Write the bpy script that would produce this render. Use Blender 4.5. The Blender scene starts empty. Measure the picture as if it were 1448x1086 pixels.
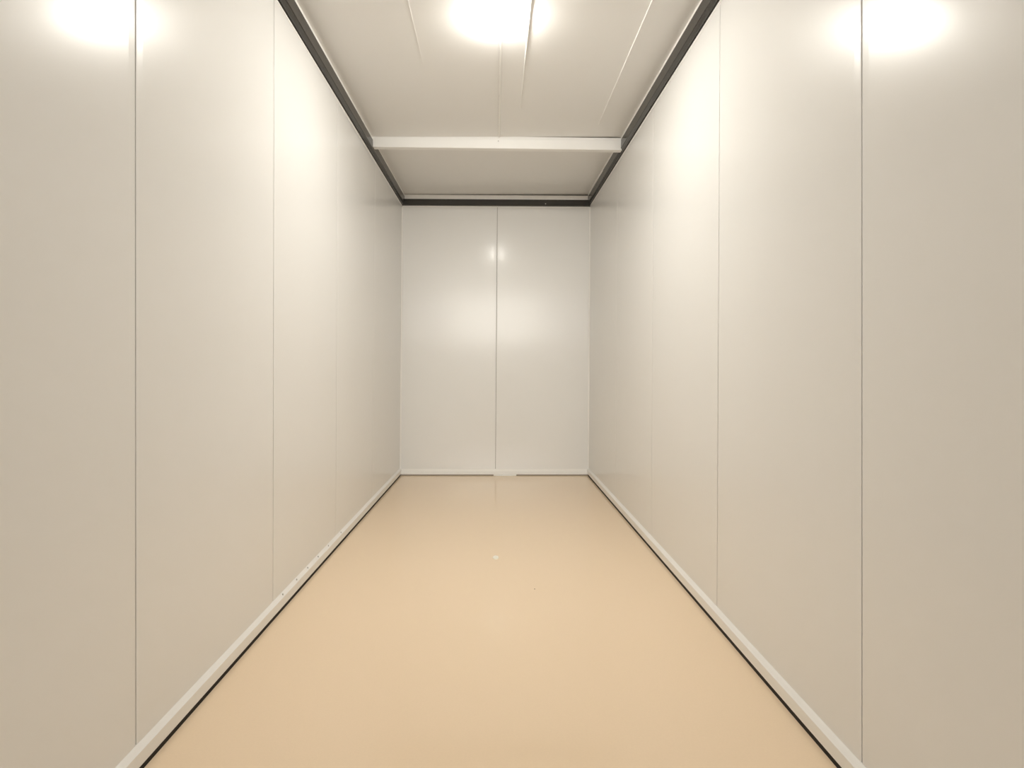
import bpy, bmesh, math, random
from mathutils import Vector

S = bpy.context.scene
C = S.collection

# ------------------------------------------------------------------ camera, world, exposure
U = 0.95 / 133.5          # metres per unit; room cross-sections below are given in units
DEP = 795 * U             # distance from the camera to the rear wall (5.66 m)
FLOOR_U = -158.0          # floor height in units relative to the eye
CEIL_U = 238.0


def W(xu, d, zu):
    """units across, depth as a share of the room length, units above the eye -> metres, floor at z = 0"""
    return Vector((xu * U, d * DEP, (zu - FLOOR_U) * U))


cam_data = bpy.data.cameras.new('camera')
cam_data.sensor_width = 36.0
cam_data.lens = 795 / 1448 * 36.0
cam_data.shift_x = 24 / 1448
cam_data.shift_y = -29 / 1448
cam_data.clip_start = 0.02
cam = bpy.data.objects.new('camera', cam_data)
cam.location = W(0, 0, 0)
cam.rotation_euler = (math.pi / 2, 0, 0)
C.objects.link(cam)
S.camera = cam

world = bpy.data.worlds.new('world')
S.world = world
world.use_nodes = True
world.node_tree.nodes['Background'].inputs[0].default_value = (1.0, 0.93, 0.84, 1)
world.node_tree.nodes['Background'].inputs[1].default_value = 0.02

S.view_settings.view_transform = 'Standard'
S.view_settings.look = 'None'
S.view_settings.gamma = 1.0
S.view_settings.use_curve_mapping = False
S.view_settings.exposure = 1.4
LAMP = 121.0
LAMP_COL = (1.0, 0.975, 0.905, 1)
cl = bpy.data.lights.new('fill_light', 'AREA')      # unseen fill added behind the camera to brighten the far wall and floor
cl.shape = 'RECTANGLE'
cl.size, cl.size_y = 2.8, 1.6
cl.energy = 104.0
cl.color = (1.0, 0.975, 0.905)
clo = bpy.data.objects.new('fill_light', cl)
clo.location = (0.0, -7.0, 2.6)
clo.rotation_euler = (math.radians(82), 0, 0)
C.objects.link(clo)
FRONT = -0.20             # the room runs on a little way behind the camera


# ------------------------------------------------------------------ materials
def mat(name, col, rough=0.4, metal=0.0, spec=0.5, noise=0.0, nscale=6.0, rnoise=0.0, bump=0.0, bscale=200.0):
    m = bpy.data.materials.new(name)
    m.use_nodes = True
    nt = m.node_tree
    p = nt.nodes['Principled BSDF']
    p.inputs['Base Color'].default_value = (*col, 1)
    p.inputs['Roughness'].default_value = rough
    p.inputs['Metallic'].default_value = metal
    p.inputs['Specular IOR Level'].default_value = spec
    tc = nt.nodes.new('ShaderNodeTexCoord')
    if noise or rnoise:
        n = nt.nodes.new('ShaderNodeTexNoise')
        n.inputs['Scale'].default_value = nscale
        n.inputs['Detail'].default_value = 5
        nt.links.new(tc.outputs['Object'], n.inputs['Vector'])
        if noise:
            mx = nt.nodes.new('ShaderNodeMix')
            mx.data_type = 'RGBA'
            mx.inputs[6].default_value = (*[c * (1 - noise) for c in col], 1)
            mx.inputs[7].default_value = (*[min(1, c * (1 + noise)) for c in col], 1)
            nt.links.new(n.outputs['Fac'], mx.inputs[0])
            nt.links.new(mx.outputs[2], p.inputs['Base Color'])
        if rnoise:
            mr = nt.nodes.new('ShaderNodeMapRange')
            mr.inputs[3].default_value = max(0.01, rough - rnoise)
            mr.inputs[4].default_value = rough + rnoise
            nt.links.new(n.outputs['Fac'], mr.inputs[0])
            nt.links.new(mr.outputs[0], p.inputs['Roughness'])
    if bump:
        n2 = nt.nodes.new('ShaderNodeTexNoise')
        n2.inputs['Scale'].default_value = bscale
        n2.inputs['Detail'].default_value = 2
        nt.links.new(tc.outputs['Object'], n2.inputs['Vector'])
        b = nt.nodes.new('ShaderNodeBump')
        b.inputs['Strength'].default_value = bump
        b.inputs['Distance'].default_value = 0.002
        nt.links.new(n2.outputs['Fac'], b.inputs['Height'])
        nt.links.new(b.outputs['Normal'], p.inputs['Normal'])
    return m


M_PANEL = mat('coated_steel_panel', (0.89, 0.88, 0.86), 0.30, noise=0.008, nscale=1.5, rnoise=0.03)
M_CEIL = mat('coated_steel_ceiling', (0.89, 0.88, 0.86), 0.30, noise=0.008, nscale=1.5, rnoise=0.03)
for _m in (M_PANEL,):
    _q = _m.node_tree.nodes['Principled BSDF']
    _q.inputs['Specular IOR Level'].default_value = 0.22
    _q.inputs['Coat Weight'].default_value = 0.32
    _q.inputs['Coat Roughness'].default_value = 0.145
M_CORE = mat('joint_core', (0.26, 0.23, 0.19), 0.7)
M_SIDE_CORE = mat('dark_joint_core', (0.09, 0.075, 0.06), 0.7)
M_FLOOR = mat('tan_epoxy_floor', (0.95, 0.76, 0.55), 0.06, spec=0.3, noise=0.03, nscale=160.0, rnoise=0.02)
M_DARK = mat('dark_angle_metal', (0.034, 0.031, 0.027), 0.24, metal=0.0, spec=0.6, noise=0.15, nscale=4.0)
M_GAP = mat('black_rubber_seal', (0.018, 0.013, 0.009), 0.8)
M_ALU = mat('white_coated_aluminium', (0.96, 0.945, 0.915), 0.35, noise=0.012, nscale=30.0)
M_BAR = mat('white_cover_strip', (0.96, 0.95, 0.93), 0.42)
M_BEAD = mat('white_sealant', (0.95, 0.94, 0.91), 0.4)
M_SCREW = mat('zinc_screw', (0.42, 0.40, 0.37), 0.4, metal=0.6)
M_WSCREW = mat('painted_screw', (0.86, 0.84, 0.79), 0.3)
M_CHIP = mat('white_plug', (0.93, 0.90, 0.80), 0.35)
M_SPECK = mat('brown_speck', (0.42, 0.30, 0.19), 0.6)
M_BASE = mat('lamp_base', (0.85, 0.84, 0.82), 0.4)

M_LAMP = bpy.data.materials.new('lit_opal_diffuser')
M_LAMP.use_nodes = True
_p = M_LAMP.node_tree.nodes['Principled BSDF']
_p.inputs['Base Color'].default_value = (0.9, 0.88, 0.84, 1)
_p.inputs['Emission Color'].default_value = LAMP_COL
_p.inputs['Emission Strength'].default_value = LAMP


# ------------------------------------------------------------------ mesh helpers
def obj(name, bm, m, parent=None, smooth=False):
    bmesh.ops.recalc_face_normals(bm, faces=bm.faces[:])
    me = bpy.data.meshes.new(name)
    bm.to_mesh(me)
    bm.free()
    for f in me.polygons:
        f.use_smooth = smooth
    me.materials.append(m)
    o = bpy.data.objects.new(name, me)
    C.objects.link(o)
    if parent:
        o.parent = parent
    return o


def tag(o, label, cat, group=None, kind=None):
    o['label'] = label
    o['category'] = cat
    if group:
        o['group'] = group
    if kind:
        o['kind'] = kind
    return o


def loft(bm, rings, closed=True, caps=True):
    """rings: lists of points, joined ring to ring"""
    vs = [[bm.verts.new(p) for p in r] for r in rings]
    n = len(rings[0])
    for a, b in zip(vs, vs[1:]):
        for i in range(n if closed else n - 1):
            j = (i + 1) % n
            bm.faces.new((a[i], a[j], b[j], b[i]))
    if caps and closed:
        bm.faces.new(vs[0][::-1])
        bm.faces.new(vs[-1])
    return bm


def box8(bm, a, b):
    (x0, y0, z0), (x1, y1, z1) = a, b
    return loft(bm, [[(x0, y0, z0), (x1, y0, z0), (x1, y1, z0), (x0, y1, z0)],
                     [(x0, y0, z1), (x1, y0, z1), (x1, y1, z1), (x0, y1, z1)]])


def lathe(bm, prof, centre, axis='z', seg=32, flip=1):
    """prof: (radius, height) pairs; flip = direction along the axis"""
    rings = []
    for r, h in prof:
        ring = []
        for k in range(seg):
            t = 2 * math.pi * k / seg
            if axis == 'z':
                p = (r * math.cos(t), r * math.sin(t), h * flip)
            elif axis == 'x':
                p = (h * flip, r * math.cos(t), r * math.sin(t))
            else:
                p = (r * math.cos(t), h * flip, r * math.sin(t))
            ring.append(Vector(p) + Vector(centre))
        rings.append(ring)
    return loft(bm, rings)


def screw_bm(centre, axis, flip, r=0.0045, h=0.0025):
    bm = bmesh.new()
    return lathe(bm, [(r, 0), (r, h * 0.35), (r * 0.75, h * 0.8), (r * 0.3, h)], centre, axis, 16, flip)


# ------------------------------------------------------------------ the side walls' surfaces (they splay very slightly)
def wall_x(side, d, zu):
    if side < 0:
        xb, xt = -(134.5 + 6.0 * (1 - d)), -(131.6 + 4.8 * (1 - d))
    else:
        xb, xt = 132.3 + 4.2 * (1 - d), 135.0 + 6.8 * (1 - d)
    t = (zu - FLOOR_U) / (223.0 - FLOOR_U)
    return xb + (xt - xb) * t


def depth_of(side, off, zu):
    """share of the room length at which the wall surface is `off` pixels of slope from the axis"""
    d = 0.5
    for _ in range(30):
        d = abs(wall_x(side, d, zu)) / off
    return d


TOP_U = 236.0
PX0 = 700.0


def seam_depths(side, px_low, px_high):
    lo = depth_of(side, abs(px_low - PX0), -90.0)
    hi = depth_of(side, abs(px_high - PX0), 120.0)
    k = (hi - lo) / 210.0
    return lo + k * (FLOOR_U + 90.0), lo + k * (TOP_U + 90.0)


def wall_point(side, d, zu, back=0.0):
    p = W(wall_x(side, d, zu), d, zu)
    p.x += side * back
    return p


def side_panel(side, s0, s1, gap0, gap1):
    """one sandwich panel between two joint lines s = (depth at floor, depth at top); edges dip slightly towards the joint"""
    bm = bmesh.new()
    rings = []
    for zu, k in ((FLOOR_U, 0), (TOP_U, 1)):
        a, b = s0[k], s1[k]
        g0, g1 = gap0 / DEP / 2, gap1 / DEP / 2
        e = 0.030 / DEP
        cols = [(a + g0, 0.030), (a + g0, 0.0016), (a + g0 + 0.0025 / DEP, 0.0007), (a + e, 0.0), (b - e, 0.0),
                (b - g1 - 0.0025 / DEP, 0.0007), (b - g1, 0.0016), (b - g1, 0.030)]
        rings.append([wall_point(side, d, zu, bk) for d, bk in cols])
    return loft(bm, rings)


def build_side_wall(side, name, seams, label):
    bm = bmesh.new()
    loft(bm, [[wall_point(side, FRONT - 0.02, FLOOR_U, 0.022), wall_point(side, FRONT - 0.02, FLOOR_U, 0.11),
               wall_point(side, FRONT - 0.02, TOP_U + 8, 0.11), wall_point(side, FRONT - 0.02, TOP_U + 8, 0.022)],
              [wall_point(side, 1.02, FLOOR_U, 0.022), wall_point(side, 1.02, FLOOR_U, 0.11),
               wall_point(side, 1.02, TOP_U + 8, 0.11), wall_point(side, 1.02, TOP_U + 8, 0.022)]])
    w = tag(obj(name, bm, M_SIDE_CORE), label, 'wall', kind='structure')
    lines = [(FRONT, FRONT)] + seams + [(1.0, 1.0)]
    for i in range(len(lines) - 1):
        g0 = 0.0034 if i <= 1 else 0.0036 if i == 2 else 0.0042
        g1 = 0.0034 if i == 0 else 0.0036 if i == 1 else 0.0042
        obj('wall_panel', side_panel(side, lines[i], lines[i + 1], g0, g1), M_PANEL, w)
    return w


left_px = [(192.8, 192.2), (386.6, 387.6), (475.5, 477), (527, 529.5)]
right_px = [(1218, 1218), (1014, 1016.5), (921, 923), (870.5, 872.5)]
build_side_wall(-1, 'wall_left', [(0.098, 0.098)] + [seam_depths(-1, a, b) for a, b in left_px],
                'long pale grey panelled wall on the left side of the room')
build_side_wall(1, 'wall_right', [(0.098, 0.098)] + [seam_depths(1, a, b) for a, b in right_px],
                'long pale grey panelled wall on the right side of the room')

# ------------------------------------------------------------------ rear wall, two panels with a joint in the middle
bm = bmesh.new()
box8(bm, W(-150, 1, FLOOR_U) + Vector((0, 0.022, 0)), W(150, 1, TOP_U + 8) + Vector((0, 0.11, 0)))
wb = tag(obj('wall_back', bm, M_CORE), 'narrow pale grey far end wall of two tall panels', 'wall', kind='structure')


def back_panel(xa, xb, ga, gb):
    bm = bmesh.new()
    rings = []
    for zu, k in ((FLOOR_U, 0), (TOP_U, 1)):
        a, b = xa[k] * U + ga / 2, xb[k] * U - gb / 2
        z = (zu - FLOOR_U) * U
        cols = [(a, 0.030), (a, 0.0016), (a + 0.0025, 0.0007), (a + 0.03, 0), (b - 0.03, 0), (b - 0.0025, 0.0007), (b, 0.0016), (b, 0.030)]
        rings.append([Vector((x, DEP + bk, z)) for x, bk in cols])
    return loft(bm, rings)


mid = (0.6, 3.4)
obj('wall_panel', back_panel((-134.4, -131.5), mid, 0.0, 0.0034), M_PANEL, wb)
obj('wall_panel', back_panel(mid, (132.2, 135.1), 0.0034, 0.0), M_PANEL, wb)

# the near end behind the camera stays open to let the added fill light in

# ------------------------------------------------------------------ floor
bm = bmesh.new()
box8(bm, (-152 * U, FRONT * DEP - 0.1, -0.08), (152 * U, DEP + 0.1, 0.0))
tag(obj('floor', bm, M_FLOOR), 'glossy tan epoxy floor of the empty room', 'floor', kind='structure')

# ------------------------------------------------------------------ ceiling: slab, panels, joint beads
ZC = (CEIL_U - FLOOR_U) * U
bm = bmesh.new()
box8(bm, (-152 * U, FRONT * DEP - 0.1, ZC + 0.02), (152 * U, DEP + 0.1, ZC + 0.1))
ceil = tag(obj('ceiling', bm, M_CORE), 'pale grey panelled ceiling above the room', 'ceiling', kind='structure')


def ceil_panel(x0, x1, d0, d1):
    bm = bmesh.new()
    box8(bm, (x0, d0, ZC), (x1, d1, ZC + 0.03))
    return bm


BAR_D = 0.748
xs = 4.0 * U
obj('ceiling_panel', ceil_panel(-150 * U, xs - 0.001, FRONT * DEP, BAR_D * DEP - 0.001), M_CEIL, ceil)
obj('ceiling_panel', ceil_panel(xs + 0.001, 150 * U, FRONT * DEP, BAR_D * DEP - 0.001), M_CEIL, ceil)
obj('ceiling_panel', ceil_panel(-150 * U, 150 * U, BAR_D * DEP + 0.001, DEP + 0.01), M_CEIL, ceil)


def ridge(x, d0, d1, w, h, x1=None, taper=True):
    """low ridge running along the ceiling, fading out at its far end"""
    bm = bmesh.new()
    rings = []
    x1 = x if x1 is None else x1
    for t in (0.0, 0.35, 0.7, 1.0):
        xx = (x + (x1 - x) * t) * U
        y = (d0 + (d1 - d0) * t) * DEP
        k = (1.0 - 0.75 * t) if taper else 1.0
        rings.append([(xx - w / 2 * k, y, ZC + 0.001), (xx - w / 4 * k, y, ZC - h * k), (xx + w / 4 * k, y, ZC - h * k), (xx + w / 2 * k, y, ZC + 0.001)])
    return loft(bm, rings)


obj('joint_bead', ridge(3.2, FRONT, BAR_D - 0.004, 0.014, 0.007, 4.5, False), M_BEAD, ceil)
obj('ridge', ridge(23.6, FRONT, 0.660, 0.008, 0.004, None, False), M_BEAD, ceil)
obj('ridge', ridge(103.0, FRONT, 0.702, 0.007, 0.006, None, False), M_BEAD, ceil)
obj('ridge', ridge(-57.0, FRONT, 0.562, 0.006, 0.003), M_CEIL, ceil)
for py in (107, 135, 157, 178, 187):
    d = CEIL_U / (514.0 - py)
    obj('screw', screw_bm((4.1 * U, d * DEP, ZC - 0.002), 'z', -1, 0.0065, 0.004), M_WSCREW, ceil)

# ------------------------------------------------------------------ dark metal angles round the top of the walls


def top_angle(side, d0, d1, drop=0.0):
    bm = bmesh.new()
    prof = [(1.6, 223.6), (2.6, 223.6), (3.8, 226.0), (4.4, 226.6), (4.4, 235.2 - drop), (3.4, 235.6 - drop), (1.6, 235.6 - drop)]
    rings = []
    for d in (d0, d1):
        rings.append([W(wall_x(side, d, 223.2) - side * px, d, pz) for px, pz in prof])
    return loft(bm, rings)


def top_seal(side):
    bm = bmesh.new()
    rings = []
    for d in (FRONT, 0.995):
        rings.append([W(wall_x(side, d, 223.2) - side * px, d, pz) for px, pz in ((-0.6, 223.2), (1.6, 223.4), (1.6, 226.0), (-0.6, 226.0))])
    return loft(bm, rings)


def upper_strip(side):
    bm = bmesh.new()
    rings = []
    for d in (FRONT, 1.0):
        rings.append([W(wall_x(side, d, 223.2) - side * px, d, pz) for px, pz in ((-0.6, 235.6), (4.1, 235.6), (4.1, 238.2), (-0.6, 238.2))])
    return loft(bm, rings)


def bead(side):
    bm = bmesh.new()
    rings = []
    for d in (FRONT, 0.998):
        rings.append([W(wall_x(side, d, 222.6) - side * px, d, pz) for px, pz in ((-0.4, 222.0), (0.45, 222.4), (0.75, 223.2), (-0.4, 223.2))])
    return loft(bm, rings)


t = tag(obj('trim_1', top_angle(-1, FRONT, 0.995), M_DARK), 'long dark metal angle along the top of the left wall', 'trim', kind='structure')
obj('white_strip', upper_strip(-1), M_BEAD, t)
obj('dark_seal', top_seal(-1), M_GAP, t)
obj('sealant_line', bead(-1), M_BEAD, t)
t = tag(obj('trim_2', top_angle(1, FRONT, 0.86), M_DARK), 'long dark metal angle along the top of the right wall', 'trim', kind='structure')
obj('end_length', top_angle(1, 0.8605, 0.995, 0.9), M_DARK, t)
obj('white_strip', upper_strip(1), M_BEAD, t)
obj('dark_seal', top_seal(1), M_GAP, t)
obj('sealant_line', bead(1), M_BEAD, t)


def back_beam(prof, xl, xr, m, name, parent=None):
    bm = bmesh.new()
    rings = []
    for x, dz in ((xl, 0.6), (xr, -1.0)):
        rings.append([Vector((x * U, DEP - py * U, (pz + dz - FLOOR_U) * U)) for py, pz in prof])
    return obj(name, loft(bm, rings), m, parent)


t = back_beam([(-0.5, 222.2), (4.0, 222.2), (5.0, 222.9), (5.0, 230.8), (-0.5, 230.8)], -131, 134, M_DARK, 'trim_3')
tag(t, 'short dark metal angle across the top of the far end wall', 'trim', kind='structure')
back_beam([(-0.5, 230.8), (4.6, 230.8), (4.6, 236.8), (-0.5, 236.8)], -129, 131, M_ALU, 'white_strip', t)
back_beam([(-0.5, 221.0), (0.5, 221.4), (0.9, 222.2), (-0.5, 222.2)], -131, 134, M_BEAD, 'sealant_line', t)
obj('screw', screw_bm((71 * U, DEP - 5.0 * U, (224.4 - FLOOR_U) * U), 'y', -1, 0.006, 0.003), M_SCREW, t)

# white cover bar across the ceiling
bm = bmesh.new()
rings = []
for x, px, top, bot in ((-130.6, 0, 237.6, 229.0), (133.8, 0, 235.0, 226.6)):
    y = BAR_D * DEP
    k = BAR_D
    zt, zb = (514 - (197.2 if x < 0 else 201.6)) * k, (514 - (209.0 if x < 0 else 213.6)) * k
    rings.append([(x * U, y - 0.030, (zt + 3 - FLOOR_U) * U), (x * U, y - 0.030, (zt - FLOOR_U) * U), (x * U, y - 0.021, (zb + 0.5 - FLOOR_U) * U), (x * U, y - 0.018, (zb - FLOOR_U) * U),
                  (x * U, y + 0.030, (zb - FLOOR_U) * U), (x * U, y + 0.030, (zt + 3 - FLOOR_U) * U)])
loft(bm, rings)
t = tag(obj('trim_4', bm, M_BAR), 'white cover bar running crosswise under the ceiling between the dark angles', 'trim', kind='structure')
obj('screw', screw_bm((704.6 - 700) * BAR_D * U * Vector((1, 0, 0)) + Vector((0, BAR_D * DEP - 0.0275, ((514 - 201.5) * BAR_D - FLOOR_U) * U)), 'y', -1, 0.004, 0.003), M_SCREW, t)

# ------------------------------------------------------------------ baseboards with the dark seal beneath


def base_side(side):
    prof = [(-0.5, -147.7), (0.1, -147.7), (2.3, -149.7), (2.0, -155.5), (-0.5, -155.5)]
    bm = bmesh.new()
    loft(bm, [[W(wall_x(side, d, FLOOR_U) - side * px, d, pz) for px, pz in prof] for d in (FRONT, 0.9985)])
    return bm


def seal_side(side):
    prof = [(-0.5, -155.5), (1.5, -155.5), (1.7, -158.0), (-0.5, -158.0)]
    bm = bmesh.new()
    loft(bm, [[W(wall_x(side, d, FLOOR_U) - side * px, d, pz) for px, pz in prof] for d in (FRONT, 0.994)])
    return bm


bl = tag(obj('baseboard_left', base_side(-1), M_ALU), 'white aluminium baseboard along the foot of the left wall', 'baseboard', kind='structure')
obj('dark_seal', seal_side(-1), M_GAP, bl)
br = tag(obj('baseboard_right', base_side(1), M_ALU), 'white aluminium baseboard along the foot of the right wall', 'baseboard', kind='structure')
obj('dark_seal', seal_side(1), M_GAP, br)
for px, py in ((479.5, 753.5), (461.5, 772.5), (447.5, 788.0), (432.0, 803.7), (416.0, 820.5), (397.5, 841.5)):
    d = 149.0 / (py - 514.0)
    x = wall_x(-1, d, FLOOR_U) + 1.1
    obj('screw', screw_bm(W(x, d, -148.6), 'x', 1, 0.0045, 0.0035), M_SCREW, bl)

bm = bmesh.new()
loft(bm, [[Vector((x * U, DEP - py * U, (pz - FLOOR_U) * U)) for py, pz in ((-0.5, -149.0), (0.4, -149.0), (0.8, -152.6), (2.4, -154.2), (2.4, -156.6), (-0.5, -156.6))]
          for x in (-133.5, 131.5)])
bb = tag(obj('baseboard_back', bm, M_ALU), 'white aluminium baseboard along the foot of the far end wall', 'baseboard', kind='structure')
bm = bmesh.new()
loft(bm, [[Vector((x * U, DEP - py * U, (pz - FLOOR_U) * U)) for py, pz in ((-0.5, -156.6), (2.0, -156.6), (2.0, -158), (-0.5, -158))]
          for x in (-133.5, 131.5)])
obj('dark_seal', bm, M_CORE, bb)
bm = bmesh.new()
loft(bm, [[Vector((x * U, DEP - (2.2 + w) * U, (pz - FLOOR_U) * U)) for w, pz in ((0, -156.6), (k, -157.0), (k * 1.3, -158), (0, -158))]
          for x, k in ((-2, 0.4), (4, 1.2), (22, 1.4), (30, 0.4))])
obj('sealant_smear', bm, M_BEAD, bb)

# slim white corner beads in the far corners
for i, (side, lab) in enumerate(((-1, 'slim white bead up the far left corner of the room'), (1, 'slim white bead up the far right corner of the room'))):
    bm = bmesh.new()
    rings = []
    for zu in (-149.0, 221.5):
        x = wall_x(side, 1.0, zu)
        rings.append([Vector(((x - side * a) * U, DEP - b * U, (zu - FLOOR_U) * U)) for a, b in ((-0.5, -0.5), (1.7, -0.5), (1.5, 0.7), (0.4, 1.4), (-0.5, 1.4))])
    loft(bm, rings)
    tag(obj('trim_%d' % (5 + i), bm, M_ALU), lab, 'trim', kind='structure')

# ------------------------------------------------------------------ ceiling light
lx, ld = 3.6, 0.484
t = bpy.data.objects.new('ceiling_light', None)
C.objects.link(t)
t.location = (lx * U, ld * DEP, ZC)
tag(t, 'round glowing white light fixture on the ceiling near the middle seam', 'ceiling light')
bm = bmesh.new()
lathe(bm, [(0.074, 0.0), (0.078, 0.003), (0.078, 0.010), (0.074, 0.013), (0.06, 0.013)], (0, 0, 0), 'z', 48, -1)
obj('base', bm, M_BASE, t, True)
bm = bmesh.new()
prof = [(0.082 * math.cos(a), 0.012 + 0.032 * math.sin(a)) for a in [k * math.pi / 2 / 9 for k in range(9)]] + [(0.008, 0.0441)]
lathe(bm, prof, (0, 0, 0), 'z', 48, -1)
obj('diffuser', bm, M_LAMP, t, True)

# ------------------------------------------------------------------ small things on the floor
d = 158.0 / (788.5 - 514.0)
bm = bmesh.new()
random.seed(3)
pts = []
for k in range(14):
    a = 2 * math.pi * k / 14
    r = 1 + 0.10 * random.uniform(-1, 1)
    pts.append((0.018 * r * math.cos(a), 0.029 * r * math.sin(a)))
loft(bm, [[(x * s, y * s, z) for x, y in pts] for s, z in ((1.0, 0.0), (0.97, 0.003), (0.8, 0.0048), (0.4, 0.0052))])
o = obj('floor_plug', bm, M_CHIP)
o.location = (1.0 * d * U, d * DEP, 0)
tag(o, 'tiny white plug lying on the tan floor in the middle of the room', 'floor plug')

d = 158.0 / (833.0 - 514.0)
bm = bmesh.new()
loft(bm, [[(0.0035 * s * math.cos(k * math.pi / 4), 0.0045 * s * math.sin(k * math.pi / 4), z) for k in range(8)] for s, z in ((1, 0), (0.8, 0.0015), (0.3, 0.002))])
o = obj('crumb', bm, M_SPECK)
o.location = (56.0 * d * U, d * DEP, 0)
tag(o, 'tiny brown crumb on the tan floor right of the white plug', 'crumb')
